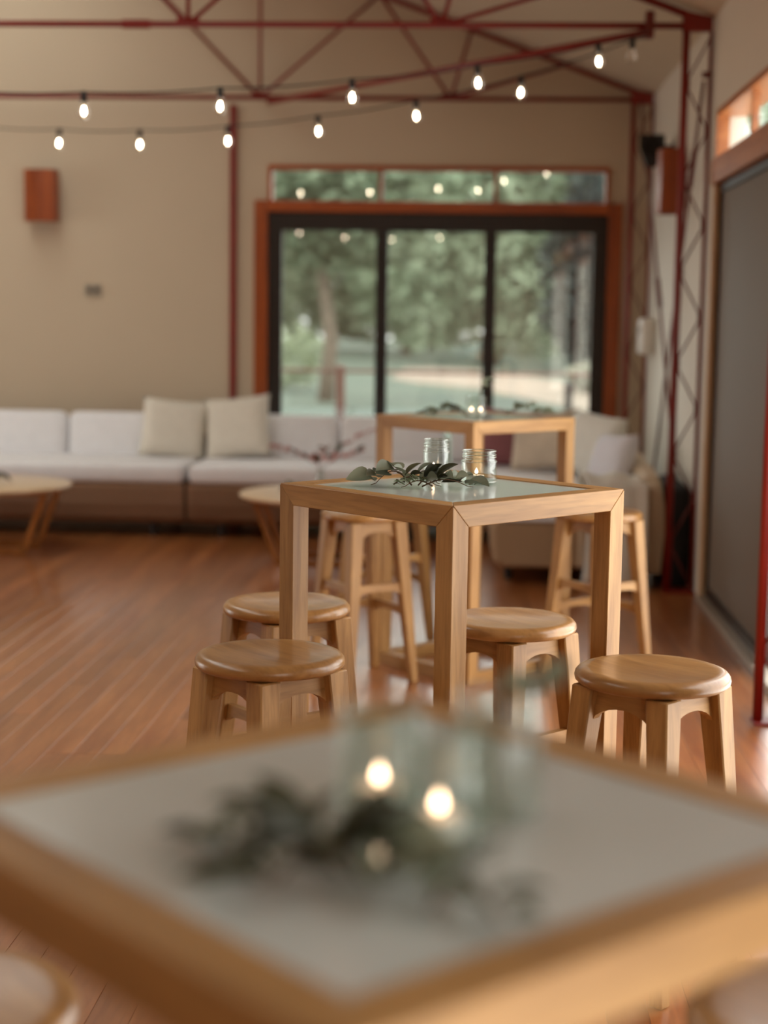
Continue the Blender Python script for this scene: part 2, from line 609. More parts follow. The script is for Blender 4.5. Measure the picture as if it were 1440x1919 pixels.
def gable(mb, x0, x1, z0, y0, y1):
    xs = sorted({x0, x1} | ({XR} if x0 < XR < x1 else set()))
    for a, b in zip(xs[:-1], xs[1:]):
        mb.hull([(x, y, z) for x in (a, b) for y in (y0, y1) for z in (z0, zroof(x) + 0.005)])


gable(w, XL, DX0, 0.0, YB, YB + 0.14)
gable(w, DX0, DX1, TZ1, YB, YB + 0.14)
gable(w, DX1, XW + 0.16, 0.0, YB, YB + 0.14)
tag(w.build('wall_back', M['wall']), 'cream painted back wall behind the white sofa', 'wall', kind='structure')

# right wall with door bays and clerestory strip
w = MB()
w.span((XW, 8.42, 0), (XW + 0.15, YB, ZE + 0.02))
w.span((XW, YR, 2.52), (XW + 0.15, 8.42, ZE + 0.02))
edges = [8.42] + [v for y0, y1 in BAYS for v in (y1, y0)] + [YR]
for a, b in zip(edges[0::2], edges[1::2]):
    if a - b > 0.1:
        w.span((XW, b, 0), (XW + 0.15, a, 2.52))
tag(w.build('wall_right', M['wall_white']), 'white painted wall with tall door openings beside the red columns', 'wall', kind='structure')
w = MB()
w.span((XL - 0.15, YR, 2.8), (XL, YB, zroof(XL) + 0.02))
ed = [YR] + [v for b in LBAYS for v in b] + [YB]
for a, b in zip(ed[0::2], ed[1::2]):
    w.span((XL - 0.15, a, 0), (XL, b, 2.8))
tag(w.build('wall_left', M['wall']), 'cream wall across the hall with a wide opening added for daylight', 'wall', kind='structure')
w = MB()
gable(w, XL, XW + 0.15, 0, YR - 0.14, YR)
tag(w.build('wall_front', M['wall']), 'plain cream end wall opposite the glass doors', 'wall', kind='structure')

# red batten on the back wall
b = MB()
b.span((-1.80, YB - 0.03, 0.0), (-1.752, YB, 2.955), 0.004)
tag(b.build('trim_1', M['steel']), 'slim red upright batten on the back wall beside the glazed doors', 'trim', kind='structure')

# ------------------------------------------------------------------ glazed doors in the back wall
d1 = thing('door_1', 'three dark-framed glass doors in a red timber surround', 'door', (0, YB, 0), kind='structure')
for nm, a, b_, mt in (
        ('architrave', (-1.622, -0.035, 0.0), (DX0, 0.10, 2.285), 'trim'),
        ('architrave', (DX1, -0.035, 0.0), (1.012, 0.10, 2.285), 'trim'),
        ('head_board', (DX0, -0.04, 2.205), (DX1, 0.10, 2.285), 'trimx')):
    MB().span(a, b_, 0.004).build(nm, M[mt], d1)
MB().span((DX0, 0.0, 2.10), (DX1, 0.09, 2.205), 0.003).build('track_head', M['alu'], d1)
MB().span((DX0, -0.01, 0.0), (DX1, 0.10, 0.03), 0.003).build('sill', M['alu'], d1)
for sx in (0, 1):
    xa = DX0 if sx == 0 else DX1 - 0.06
    MB().span((xa, 0.0, 0.03), (xa + 0.06, 0.09, 2.10), 0.003).build('side_jamb', M['alu'], d1)
leafs = [(-1.465, -0.70), (-0.70, 0.08), (0.08, 0.855)]
for i, (x0, x1) in enumerate(leafs):
    y = 0.05 if i == 1 else 0.03
    f = MB()
    s = 0.042
    f.span((x0, y - 0.02, 0.03), (x0 + s, y + 0.02, 2.10))
    f.span((x1 - s, y - 0.02, 0.03), (x1, y + 0.02, 2.10))
    f.span((x0 + s, y - 0.02, 0.03), (x1 - s, y + 0.02, 0.12))
    f.span((x0 + s, y - 0.02, 2.075), (x1 - s, y + 0.02, 2.10))
    lf = f.build('door_leaf', M['alu'], d1)
    MB().span((x0 + s, y - 0.004, 0.12), (x1 - s, y + 0.004, 2.075)).build('pane', M['glass'], lf)
    if i < 2:
        MB().span((x1 - 0.028, y - 0.045, 0.95), (x1 - 0.014, y - 0.02, 1.15), 0.004).build('pull_handle', M['black'], lf)

t1 = thing('window_1', 'three-pane transom window with slim timber frame above the glass doors', 'window', (0, YB, 0), kind='structure')
f = MB()
f.span((DX0, -0.012, TZ1 - 0.028), (DX1, 0.10, TZ1 + 0.008), 0.002)
f.span((DX0, -0.012, 2.285), (DX0 + 0.028, 0.10, TZ1 - 0.028))
f.span((DX1 - 0.028, -0.012, 2.285), (DX1, 0.10, TZ1 - 0.028))
f.build('frame', M['trimx'], t1)
for x in (-0.715, 0.108):
    MB().span((x - 0.014, -0.008, 2.285), (x + 0.014, 0.09, TZ1 - 0.028)).build('mullion', M['trim'], t1)
xs = [DX0 + 0.028, -0.715, 0.108, DX1 - 0.028]
for k in range(3):
    MB().span((xs[k] + (0.014 if k else 0), 0.036, 2.285), (xs[k + 1] - (0.014 if k < 2 else 0), 0.044, TZ1 - 0.028)).build('pane', M['glass'], t1)

# ------------------------------------------------------------------ doors and clerestory in the right wall
for bi, (y0, y1) in enumerate(BAYS):
    d = thing('door_%d' % (bi + 2), ['wide sliding door with a dark insect screen and timber lintel',
                                    'open doorway added for daylight in the white wall behind the red post',
                                    'half open insect screen door added for daylight beside the garland table',
                                    'open doorway added for daylight next to the plain end wall'][bi], 'door', (XW, 0, 0), kind='structure')
    MB().span((-0.03, y0 - 0.06, 2.15), (0.12, y1 + 0.03, 2.275), 0.004).build('lintel', M['trimy'], d)
    MB().span((-0.012, y1, 0.0), (0.12, y1 + 0.075, 2.15), 0.003).build('jamb', M['jamb'], d)
    MB().span((-0.03, y0, 0.001), (0.14, y1, 0.035), 0.004).build('threshold', M['aluL'], d)
    if bi in (0, 2):
        ym = (y0 + y1) / 2
        for k, (a, b_) in enumerate((((6.60 if bi == 0 else 1.00), y1),)):  # leaves stop short, leaving gaps sized to let daylight in
            x = 0.03 + 0.035 * k
            f = MB()
            for p, q in (((a, 0.035), (a + 0.04, 2.15)), ((b_ - 0.04, 0.035), (b_, 2.15)), ((a + 0.04, 0.035), (b_ - 0.04, 0.085)), ((a + 0.04, 2.11), (b_ - 0.04, 2.15))):
                f.span((x - 0.015, p[0], p[1]), (x + 0.015, q[0], q[1]))
            fr = f.build('screen_frame', M['alu'], d)
            MB().span((x - 0.002, a + 0.04, 0.085), (x + 0.002, b_ - 0.04, 2.11)).build('insect_screen', M['screen'], fr)
    # clerestory over the bay
    cw = thing('window_%d' % (bi + 2), ['timber framed clerestory window above the screened sliding door',
                                        'timber framed clerestory window above the open doorway by the red post',
                                        'timber framed clerestory window beside the garland table',
                                        'timber framed clerestory window next to the plain end wall'][bi], 'window', (XW, 0, 0), kind='structure')
    f = MB()
    f.span((-0.015, y0, 2.488), (0.14, y1, 2.522), 0.002)
    f.span((-0.015, y0, 2.275), (0.05, y0 + 0.03, 2.488))
    f.span((-0.015, y1 - 0.03, 2.275), (0.05, y1, 2.488))
    f.build('frame', M['trimy'], cw)
    n = 3
    for k in range(1, n):
        yy = y1 + (y0 - y1) * k / n - 0.12
        MB().span((0.012, yy - 0.014, 2.275), (0.045, yy + 0.014, 2.488)).build('mullion', M['trimy'], cw)
    ys = [y1 - 0.03] + [y1 + (y0 - y1) * k / n - 0.12 for k in range(1, n)] + [y0 + 0.03]
    for k in range(n):
        MB().span((0.028, ys[k + 1] + (0.02 if k < n - 1 else 0), 2.275), (0.034, ys[k] - (0.02 if k else 0), 2.488)).build('pane', M['glass_c'], cw)

# ------------------------------------------------------------------ red steel portal frames
ZC = 2.982        # bottom chord level
T1, T2, T3, N1, N2 = 0.57, -0.083, -0.727, -0.222, -1.563


def ztop(x):
    return zroof(x) - 0.045


def truss(y, label):
    t = thing('roof_truss', label, 'truss', (0, y, 0), group=None)
    MB().tube([(XL + 0.3, 0, ZC), (1.15, 0, ZC)], 0.017, 10).build('bottom_chord', M['steel'], t, 180)
    MB().tube([(1.16, 0, ztop(1.16)), (XR, 0, ztop(XR))], 0.02, 10).build('top_chord', M['steel'], t, 180)
    MB().tube([(XL + 0.2, 0, ztop(XL + 0.2)), (XR, 0, ztop(XR))], 0.02, 10).build('top_chord', M['steel'], t, 180)
    webs = [((N1, ZC), (T1, ztop(T1))), ((N1, ZC), (T2, ztop(T2))), ((N1, ZC), (T3, ztop(T3))),
            ((N2, ZC), (T3, ztop(T3))), ((N2, ZC), (N2, ztop(N2))), ((N2, ZC), (-3.14, ztop(-3.14))),
            ((-4.5, ZC), (-3.14, ztop(-3.14))), ((-4.5, ZC), (-4.5, ztop(-4.5)))]
    for a, b_ in webs:
        MB().tube([(a[0], 0, a[1]), (b_[0], 0, b_[1])], 0.0125, 8).build('web', M['steel'], t, 180)
    g = MB()
    g.prism([(1.185, ZC - 0.03), (1.185, ZC + 0.045), (1.03, ZC + 0.075), (1.03, ZC - 0.03)], lambda u, v, s: (u, s, v), -0.02, 0.02)
    g.build('gusset', M['steel'], t)
    for x in (N1, N2):
        MB().box((x, 0, ZC + 0.012), (0.12, 0.012, 0.05), None, 0.004).build('gusset', M['steel'], t)
    return t


def column(y, label):
    c = thing('lattice_column', label, 'column', (0, y, 0))
    MB().tube([(1.052, 0, 0.012), (1.052, 0, ZC - 0.03)], 0.0195, 12).build('inner_chord', M['steel'], c, 180)
    MB().tube([(1.182, 0, 0.012), (1.182, 0, ZC - 0.03)], 0.011, 10).build('outer_chord', M['steel'], c, 180)
    zs = []
    z = 2.93
    k = 0
    while z > 0.2:
        z2 = z - 0.242
        xa, xb = (1.18, 1.055) if k % 2 == 0 else (1.055, 1.18)
        MB().tube([(xa, 0, z), (xb, 0, z2)], 0.006, 6).build('lacing', M['rod'], c, 180)
        zs.append((xb, z2))
        z = z2
        k += 1
    for x, z in zs:
        MB().box((x + (-0.006 if x > 1.1 else 0.012), 0, z), (0.022, 0.02, 0.05), None, 0.004).build('lacing_clip', M['rod'], c)
    MB().box((1.115, 0, 0.006), (0.165, 0.1, 0.012), None, 0.002).build('base_plate', M['steel'], c)
    return c


YF, YN, YK = 8.61, 5.78, 11.42
truss(YK, 'red tubular steel roof truss against the back wall')
tf = truss(YF, 'red tubular steel roof truss carrying the string lights')
truss(YN, 'red tubular steel roof truss over the stools')
MB().tube([(-1.915, 0, ZC), (-1.765, 0, ZC)], 0.024, 12).build('coupling', M['steel'], tf, 60)
column(YK, 'dark red lattice column in the back corner beside the glazed doors')
column(YF, 'bright red lattice column at the end of the curved sofa')
column(YN, 'red column standing before the insect screen door')

# plan braces between trusses
for i, (a, b_, lab) in enumerate((((-1.50, YK, ZC - 0.03), (0.86, YF, ZC - 0.03), 'long red brace tube between back truss and clamp'),)):
    o = MB().tube([a, b_], 0.019, 10).build('brace_tube', M['steel'], None, 180)
    tag(o, lab, 'brace')
o = thing('beam_clamp', 'small dark clamp on the truss where the string lights end', 'clamp', (0.86, YF, ZC))
MB().box((0, 0, 0.004), (0.045, 0.07, 0.136), None, 0.005).build('jaw', M['rod'], o)
MB().tube([(0, -0.05, -0.03), (0, 0.05, -0.03)], 0.009, 8).build('bolt', M['rod'], o, 60)
# wall bracing rods between the two columns
ra = MB().tube([(1.15, YF, 2.70), (1.192, 10.98, 0.12)], 0.009, 8).build('tie_rod', M['rod'], None, 180)
tag(ra, 'red tie rod falling from bright column to back corner', 'tie rod')
rb = MB().tube([(1.068, YF, 0.70), (1.10, YK - 0.015, 2.96)], 0.009, 8).build('tie_rod', M['rod'], None, 180)
tag(rb, 'red tie rod rising from bright column to the top of the back corner', 'tie rod')
MB().tube([(1.1553, YF + 0.30, 2.3735), (1.1582, YF + 0.46, 2.199)], 0.016, 10).build('turnbuckle', M['rod'], ra, 60)
MB().tube([(1.080, YF + 1.05, 1.549), (1.0823, YF + 1.25, 1.711)], 0.016, 10).build('turnbuckle', M['rod'], rb, 60)
MB().box((1.166, YF, 2.735), (0.05, 0.03, 0.03), None, 0.004).build('end_bracket', M['rod'], ra)

# ------------------------------------------------------------------ string lights
socket_me = MB().lathe([(0, 0.006), (0.009, 0.006), (0.0105, 0.0), (0.0145, -0.004), (0.0155, -0.03), (0.017, -0.045), (0.0, -0.045)], 14).mesh('socket', 40)
socket_me.materials.append(M['cord'])
glass_me = MB().lathe([(0.0125, -0.044), (0.014, -0.054), (0.0215, -0.070), (0.0285, -0.086), (0.030, -0.098), (0.0275, -0.111), (0.019, -0.121), (0.008, -0.1255), (0, -0.1265)], 18).mesh('glass_bulb', 180)
glass_me.materials.append(M['bulb'])
fil_me = MB().lathe([(0, -0.066), (0.003, -0.070), (0.0066, -0.080), (0.0076, -0.091), (0.006, -0.100), (0.0025, -0.105), (0, -0.106)], 12).mesh('filament', 180)
fil_me.materials.append(M['filament'])


def string_light(label, pts, first, last, lit):
    """pts: sockets along the cord; first/last: cord ends"""
    t = thing('string_light', label, 'string light', (0, 0, 0), group=None)
    line = []
    allp = [Vector(first)] + [Vector(p) for p in pts] + [Vector(last)]
    for a, b_ in zip(allp[:-1], allp[1:]):
        for k in range(6):
            s = k / 6
            line.append(a.lerp(b_, s) + Vector((0, 0, -0.018 * 4 * s * (1 - s) * min(1, (b_ - a).length))))
    line.append(allp[-1])
    MB().tube(line, 0.0042, 6).build('cord', M['cord'], t, 180)
    r = random.Random(len(pts))
    for i, p in enumerate(pts):
        s = link('lamp_socket', socket_me, t)
        s.location = p
        s.rotation_euler = (r.uniform(-.06, .06), r.uniform(-.08, .08), 0)
        link('glass_bulb', glass_me, s)
        if i in lit:
            link('filament', fil_me, s)
    return t


S1 = [(0.589, 8.487, 2.868), (-0.03, 8.274, 2.727), (-0.646, 8.061, 2.622), (-1.268, 7.847, 2.547), (-1.885, 7.635, 2.494), (-2.50, 7.42, 2.475), (-3.12, 7.21, 2.49)]
S2 = [(0.777, 8.618, 2.915), (0.208, 8.877, 2.763), (-0.372, 9.141, 2.668), (-0.95, 9.405, 2.612), (-1.516, 9.663, 2.580), (-2.104, 9.931, 2.583), (-2.672, 10.189, 2.615), (-3.25, 10.45, 2.66)]
S3 = [(0.70 - 0.60 * k, 3.70 - 0.20 * k, 2.72 - 0.26 * math.sin(PI * (k + 0.5) / 8) + 0.02 * k) for k in range(8)]
string_light('festoon string of warm bulbs slanting from the clamp toward the room', S1, (0.86, 8.575, 2.945), (-4.3, 5.80, 2.985), range(7))
string_light('festoon string of warm bulbs sagging back across the sofa', S2, (0.86, 8.585, 2.921), (-4.25, 11.40, 2.985), range(1, 8))
string_light('festoon string of warm bulbs overhead mirrored in the glass doors', S3, (1.20, 3.86, 2.95), (-5.2, -3.0, 3.0), range(8))

# ------------------------------------------------------------------ things on the walls


def wall_lamp(label, loc, rz):
    t = thing('wall_lamp', label, 'lamp', loc, rz)
    MB().box((0, 0.012, 0), (0.12, 0.024, 0.30), None, 0.003).build('back_plate', M['lampwood'], t)
    # faceted shade of upright boards, local -y faces the room
    pts = [(-0.108, -0.002), (-0.108, -0.118), (-0.02, -0.132), (0.108, -0.118), (0.108, -0.002)]
    for (x0, y0), (x1, y1) in zip(pts[:-1], pts[1:]):
        a, b_ = Vector((x0, y0, 0)), Vector((x1, y1, 0))
        d = (b_ - a)
        ln = d.length
        d.normalize()
        rot = Matrix.Rotation(math.atan2(d.y, d.x), 3, 'Z')
        MB().box((a + b_) / 2, (ln * 0.985, 0.012, 0.37), rot, 0.002).build('shade_board', M['lampwood'], t)
    return t


wall_lamp('dark red timber wall lamp above the sofa', (-3.155, YB - 0.024, 2.295), 0)
wall_lamp('orange timber wall lamp on the white wall behind the red column', (XW - 0.024, 9.66, 2.275), R(-90))

t = thing('wall_outlet', 'small grey wall outlet on the cream wall above the sofa', 'outlet', (-2.806, YB, 1.627))
MB().box((0, -0.006, 0), (0.118, 0.012, 0.085), None, 0.004).build('cover_plate', M['grey_plastic'], t)
for x in (-0.027, 0.027):
    MB().box((x, -0.0145, 0.004), (0.036, 0.006, 0.042), None, 0.003).build('rocker', M['rocker'], t)

t = thing('loudspeaker', 'small black loudspeaker on the white wall between timber lamp and back corner', 'speaker', (1.050, 10.20, 2.505))
bx_ = MB()
prof = [(-0.085, 0.10), (0.085, 0.10), (0.085, 0.02), (0.03, -0.11), (-0.03, -0.11), (-0.085, 0.02)]
bx_.prism(prof, lambda u, v, s: (0.92 * u * (1 - 0.25 * s), -0.09 + 0.16 * s, 0.95 * v * (1 - 0.2 * s)), 0, 1)
sp = bx_.build('cabinet', M['black'], t)
MB().lathe([(0.0, 0.0), (0.03, 0.004), (0.055, 0.012), (0.06, 0.012), (0.06, 0.0)], 20).build('driver_cone', M['case'], sp, 40).matrix_local = Matrix.Translation((0, -0.092, 0.02)) @ Matrix.Rotation(R(90), 4, 'X')
MB().bar((0.02, 0.04, 0.03), (0.148, 0.06, 0.03), 0.03, 0.03).build('bracket', M['black'], t)
MB().box((0.146, 0.06, 0.03), (0.008, 0.07, 0.07), None, 0.002).build('wall_plate', M['black'], t)

t = thing('wall_box', 'white plastic box on the white wall near the back corner', 'box', (XW, 11.05, 1.36))
MB().span((-0.10, -0.13, -0.13), (0.0, 0.13, 0.12), 0.03, 3).build('body', M['white_plastic'], t, 40)
MB().span((-0.106, -0.10, 0.02), (-0.098, 0.10, 0.06), 0.002).build('front_slot', M['grey_plastic'], t)

t = thing('equipment_case', 'black canvas case on the floor behind the bright red column', 'case', (1.125, 9.10, 0))
MB().span((-0.065, -0.36, 0.0), (0.068, 0.40, 0.56), 0.05, 3).build('body', M['case'], t, 50)
MB().tube([(0, -0.1, 0.555), (0, -0.08, 0.60), (0, 0.08, 0.60), (0, 0.1, 0.555)], 0.012, 8).build('carry_handle', M['black'], t, 60)

# ------------------------------------------------------------------ tables
TH, TS, TT = 1.054, 0.585, 0.050


def make_table(label, loc, rz):
    t = thing('bar_table', label, 'table', loc, rz, None)
    h, k, H = TS / 2, TT, TH
    g = 0.0004
    mats = {'x': M['wx'], 'y': M['wy']}
    # legs with mitred ends
    for sx in (-1, 1):
        for sy in (-1, 1):
            P = lambda i, j, z: (sx * (h - i * k), sy * (h - j * k), z)
            MB().hull([P(0, 0, H - g), P(1, 0, H - k), P(0, 1, H - k), P(1, 1, H - k), P(0, 0, g), P(1, 0, k), P(0, 1, k), P(1, 1, k)], 0.0012).build('leg', M['wz'], t)
    for ax in 'xy':
        for s in (-1, 1):
            for lo in (0, 1):
                z0, z1 = (H, H - k) if lo == 0 else (0, k)
                pts = []
                for e in (-1, 1):
                    for (o, z, ins) in ((0, z0, 0), (1, z0, 1), (0, z1, 1), (1, z1, 1)):
                        u = e * (h - ins * k - g)
                        v = s * (h - o * k)
                        pts.append((u, v, z) if ax == 'x' else (v, u, z))
                MB().hull(pts, 0.0012).build('top_rail' if lo == 0 else 'floor_rail', mats[ax], t)
    q = h - k - 0.0006
    MB().span((-q, -q, H - 0.03), (q, q, H - 0.003), 0.001, 1).build('inset_top', M['laminate'], t)
    return t


make_table('tall square timber table with grey inset top under a leafy garland and three jars', (-0.062, 1.238, 0), R(44.0))
make_table('tall square timber table amid four stools, with two candle jars and leaf sprigs', (-0.055, 3.813, 0), R(46.4))
make_table('tall square timber table close to the white sofa, one shared candle jar on top', (-0.003, 6.651, 0), R(44.3))

# ------------------------------------------------------------------ stools
SZ, SR = 0.690, 0.172


def make_stool():
    t = thing('bar_stool', 'x', 'stool', (0, 0, 0), 0, None)
    prof = [(0, SZ - 0.0065), (0.06, SZ - 0.006), (0.11, SZ - 0.0035), (0.14, SZ - 0.0005), (0.158, SZ), (0.168, SZ - 0.0035), (0.1745, SZ - 0.011), (SR, SZ - 0.018), (0.1745, SZ - 0.0255), (0.167, SZ - 0.032), (0.15, SZ - 0.036), (0, SZ - 0.036)]
    prof = [(r * SR / 0.176, z) if r != SR else (r, z) for r, z in prof]
    MB().lathe(prof, 48).build('seat', M['seat'], t, 50)
    zt = SZ - 0.036
    a, b_ = 0.098, 0.150        # leg centre offset at the top and on the floor
    for sx in (-1, 1):
        for sy in (-1, 1):
            # tapered leg, wider at the top
            w0, w1 = 0.0285, 0.0165
            pts = []
            for z, o, w in ((zt, a, w0), (0.0, b_, w1)):
                for i in (-1, 1):
                    for j in (-1, 1):
                        pts.append((sx * o + i * w * (1.0 if z else 1.0), sy * o + j * w, z))
            MB().hull(pts, 0.0035).build('leg', M['wz'], t, 40)

    def off(z):
        return b_ + (a - b_) * z / zt

    # aprons with an arched lower edge, and stretchers
    for k in range(4):
        rot = Matrix.Rotation(k * PI / 2, 3, 'Z')
        poly = []
        zb = zt - 0.10
        wt, wb = off(zt) - 0.012, off(zb) - 0.008
        poly += [(-wt, zt), (-wb, zb)]
        n = 10
        for i in range(n + 1):
            u = -1 + 2 * i / n
            poly.append((u * (wb - 0.008), zb + 0.058 * math.sqrt(max(0, 1 - u * u))))
        poly += [(wb, zb), (wt, zt)]

        def fn(u, v, s):
            return rot @ Vector((u, -(off(v) + s), v))
        MB().prism(poly, fn, -0.016, 0.006).build('apron', M['wx'] if k % 2 == 0 else M['wy'], t, 30)
        zc = 0.385 if k in (0, 3) else 0.285
        wc = off(zc) - 0.006
        poly = [(-wc, zc + 0.02), (-wc - 0.004, zc - 0.028)]
        for i in range(n + 1):
            u = -1 + 2 * i / n
            poly.append((u * (wc - 0.012), zc - 0.028 + 0.02 * math.sqrt(max(0, 1 - u * u))))
        poly += [(wc + 0.004, zc - 0.028), (wc, zc + 0.02)]
        MB().prism(poly, fn, -0.010, 0.010).build('stretcher', M['wx'] if k % 2 == 0 else M['wy'], t, 30)
    return t


STOOLS = [
    (-0.459, 3.562, 46.4, 'x'),
    (-0.500, 4.225, 40, 'x'), (0.098, 4.062, 46.4, 'x'), (0.402, 3.495, 49, 'x'),
    (-0.440, 6.330, 35, 'x'), (-0.395, 7.115, 50, 'x'), (0.512, 6.485, 42, 'x'),
    (-0.600, 1.665, 40, 'x'), (0.420, 1.720, 50, 'x')]
SLAB = [
    'honey timber stool at the four-stool table, on its open-floor and garland-table side',
    'honey timber stool at the four-stool table, on its open-floor and sofa side',
    'timber stool tucked half under the table with two candle jars',
    'timber stool at the four-stool table between it and the red column post',
    'pale timber stool between the four-stool table and the table close to the sofa',
    'timber stool on the glass-door side of the pale stool, by the sofa-side table',
    'timber stool beside the sofa-side table, next to the hanging white throw',
    'timber stool at the open-floor side of the garland table',
    'timber stool at the garland table on its screened-door side']
proto = make_stool()
for i, (x, y, rz, _) in enumerate(STOOLS):
    o = proto if i == 0 else copy_tree(proto)
    o.location = (x, y, 0)
    o.rotation_euler = (0, 0, R(rz))
    tag(o, SLAB[i], 'stool')

# ------------------------------------------------------------------ sofas


def cushion(d, bev=0.05):
    b_ = MB()
    b_.box((0, 0, 0), d, None, bev, 4)
    return b_


def straight_sofa(label, x0, x1, splits):
    t = thing('modular_sofa', label, 'sofa', ((x0 + x1) / 2, 10.85, 0), 0)
    L = x1 - x0
    rings = []
    prof = [(-0.47, 0.09), (-0.52, 0.13), (-0.545, 0.22), (-0.545, 0.33), (-0.53, 0.355), (0.5, 0.355), (0.5, 0.09)]
    base = MB()
    base.loft([[(s * L / 2 * e, y, z) for y, z in prof] for s, e in ((-1, 1), (1, 1))])
    base.build('wicker_base', M['wicker'], t)
    MB().span((-L / 2, 0.36, 0.355), (L / 2, 0.5, 0.62), 0.03, 3).build('wicker_back', M['wicker'], t)
    cushion((L - 0.02, 0.90, 0.125), 0.035).build('seat_cushion', M['fabric'], t, 60).location = (0, -0.09, 0.4185)
    for a, b_ in splits:
        o = cushion((b_ - a - 0.012, 0.20, 0.34), 0.06).build('back_cushion', M['fabric'], t, 60)
        o.location = ((a + b_) / 2 - (x0 + x1) / 2, 0.285, 0.60)
        o.rotation_euler = (R(-9), 0, 0)
    for sx in (-1, 1):
        for y in (-0.42, 0.40):
            MB().lathe([(0, 0.0), (0.022, 0.0), (0.03, 0.095), (0, 0.095)], 12).build('foot', M['alu'], t, 40).location = (sx * (L / 2 - 0.22), y, 0)
    return t


straight_sofa('long white sofa section on brown wicker base under the timber wall lamp', -4.75, -1.905, [(-4.72, -3.80), (-3.80, -2.87), (-2.87, -1.92)])
straight_sofa('white sofa section on wicker base in front of the glass doors', -1.885, -0.19, [(-1.87, -0.95), (-0.95, -0.21)])

# curved corner section running toward the camera along the right wall
cs = thing('curved_sofa', 'curved wicker corner sofa end by the red column, woven back painted window-lit', 'sofa', (0, 0, 0))
CX, CY, YS = -0.17, 10.12, 8.74
path = [('s', YS + (CY - YS) * k / 8) for k in range(8)] + [('a', R(90) * k / 12) for k in range(13)]


def pt(s, r, z):
    if s[0] == 's':
        return (CX + r, s[1], z)
    return (CX + r * math.cos(s[1]), CY + r * math.sin(s[1]), z)


def dist(s):
    return s[1] - YS if s[0] == 's' else (CY - YS) + 0.9 * s[1]


prof = [(0.33, 0.09), (0.28, 0.13), (0.26, 0.22), (0.26, 0.33), (0.275, 0.355), (1.10, 0.355), (1.10, 0.09)]
b_ = MB()
rg = [[pt(s, r, z) for r, z in prof] for s in path]
cen = (0.68, 0.22)
first = [pt(('s', YS), cen[0] + (r - cen[0]) * 0.93, cen[1] + (z - cen[1]) * 0.85) for r, z in prof]
rg[0] = [pt(('s', YS + 0.03), r, z) for r, z in prof]
b_.loft([first] + rg)
b_.build('wicker_base', M['wickerM'], cs)
b_ = MB()
rings = []
for s in path:
    dd = dist(s)
    zt = 0.60 + 0.03 * min(1, dd / 0.5) + 0.10 * max(0, min(1, (dd - 0.8) / 1.4))
    if dd < 0.25:
        zt -= 0.10 * (1 - math.sqrt(max(0, 1 - ((0.25 - dd) / 0.25) ** 2)))
    rings.append([pt(s, r, z) for r, z in ((1.09, 0.08), (1.20, 0.08), (1.215, 0.30), (1.21, zt - 0.04), (1.185, zt), (1.13, zt), (1.09, zt - 0.03))])
b_.loft(rings)
b_.build('wicker_back', M['wicker_lit'], cs)
# arm closing the near end
b_ = MB()
b_.hull([pt(('s', y), r, z) for y in (YS - 0.01, YS + 0.16) for r, z in ((0.74, 0.10), (1.2, 0.09), (0.74, 0.50), (0.86, 0.565), (1.16, 0.565), (1.2, 0.53))], 0.015)
b_.build('arm', M['wicker_lit'], cs)
b_ = MB()
b_.loft([[pt(s, r, z) for r, z in ((0.30, 0.355), (0.265, 0.38), (0.265, 0.45), (0.30, 0.478), (1.02, 0.478), (1.06, 0.45), (1.06, 0.355))] for s in path])
b_.build('seat_cushion', M['fabric'], cs, 60)
for (s0, s1) in ((9, 15), (15, 20)):
    b_ = MB()
    b_.loft([[pt(s, r, z) for r, z in ((0.84, 0.48), (0.80, 0.52), (0.85, 0.72), (0.90, 0.76), (0.98, 0.76), (1.03, 0.72), (1.07, 0.5))] for s in path[s0:s1 + 1]])
    b_.build('back_cushion', M['fabric'], cs, 60)
for x, y in ((0.2, 8.95), (0.95, 8.9), (0.2, 10.0), (0.75, 10.75)):
    MB().lathe([(0, 0.0), (0.022, 0.0), (0.03, 0.095), (0, 0.095)], 12).build('foot', M['alu'], cs, 40).location = (x, y, 0)


def pillow(name, label, mat, loc, rot, wd, ht, th, cat='pillow'):
    b_ = MB()
    n = 14

    def f(sgn):
        def g(u, v):
            a, c_ = 2 * u - 1, 2 * v - 1
            e = max(0, (1 - a ** 4)) * max(0, (1 - c_ ** 4))
            pin = 1 - 0.07 * (1 - a * a) * (c_ * c_) ** 2
            pin2 = 1 - 0.07 * (1 - c_ * c_) * (a * a) ** 2
            return (a * wd / 2 * pin2, sgn * th / 2 * e ** 0.55, c_ * ht / 2 * pin)
        return g
    b_.grid(f(1), n, n)
    b_.grid(f(-1), n, n)
    bmesh.ops.remove_doubles(b_.bm, verts=b_.bm.verts, dist=0.0005)
    o = b_.build(name, mat, None, 180)
    o.location = loc
    o.rotation_euler = rot
    tag(o, label, cat)
    return o


pillow('throw_pillow', 'cream linen throw pillow at the seam between the two sofa sections', M['cream_fabric'], (-2.09, 10.958, 0.672), (R(-14), R(5), R(6)), 0.46, 0.42, 0.15)
pillow('throw_pillow', 'cream linen throw pillow nearer the glass doors with raised corner', M['cream_fabric'], (-1.645, 10.952, 0.692), (R(-18), R(-6), R(-5)), 0.47, 0.44, 0.15)
pillow('throw_pillow', 'mauve velvet throw pillow on the white sofa', M['mauve'], (0.215, 10.711, 0.668), (R(-12), R(3), R(-10)), 0.42, 0.40, 0.14)
pillow('throw_pillow', 'beige knitted throw pillow next to the mauve one', M['stripe'], (0.439, 10.384, 0.682), (R(-16), R(-5), R(-30)), 0.46, 0.40, 0.15)
pillow('throw_pillow', 'large white throw pillow in the curve of the corner sofa', M['fleece'], (0.735, 10.038, 0.682), (R(-16), R(5), R(-52)), 0.48, 0.41, 0.17)
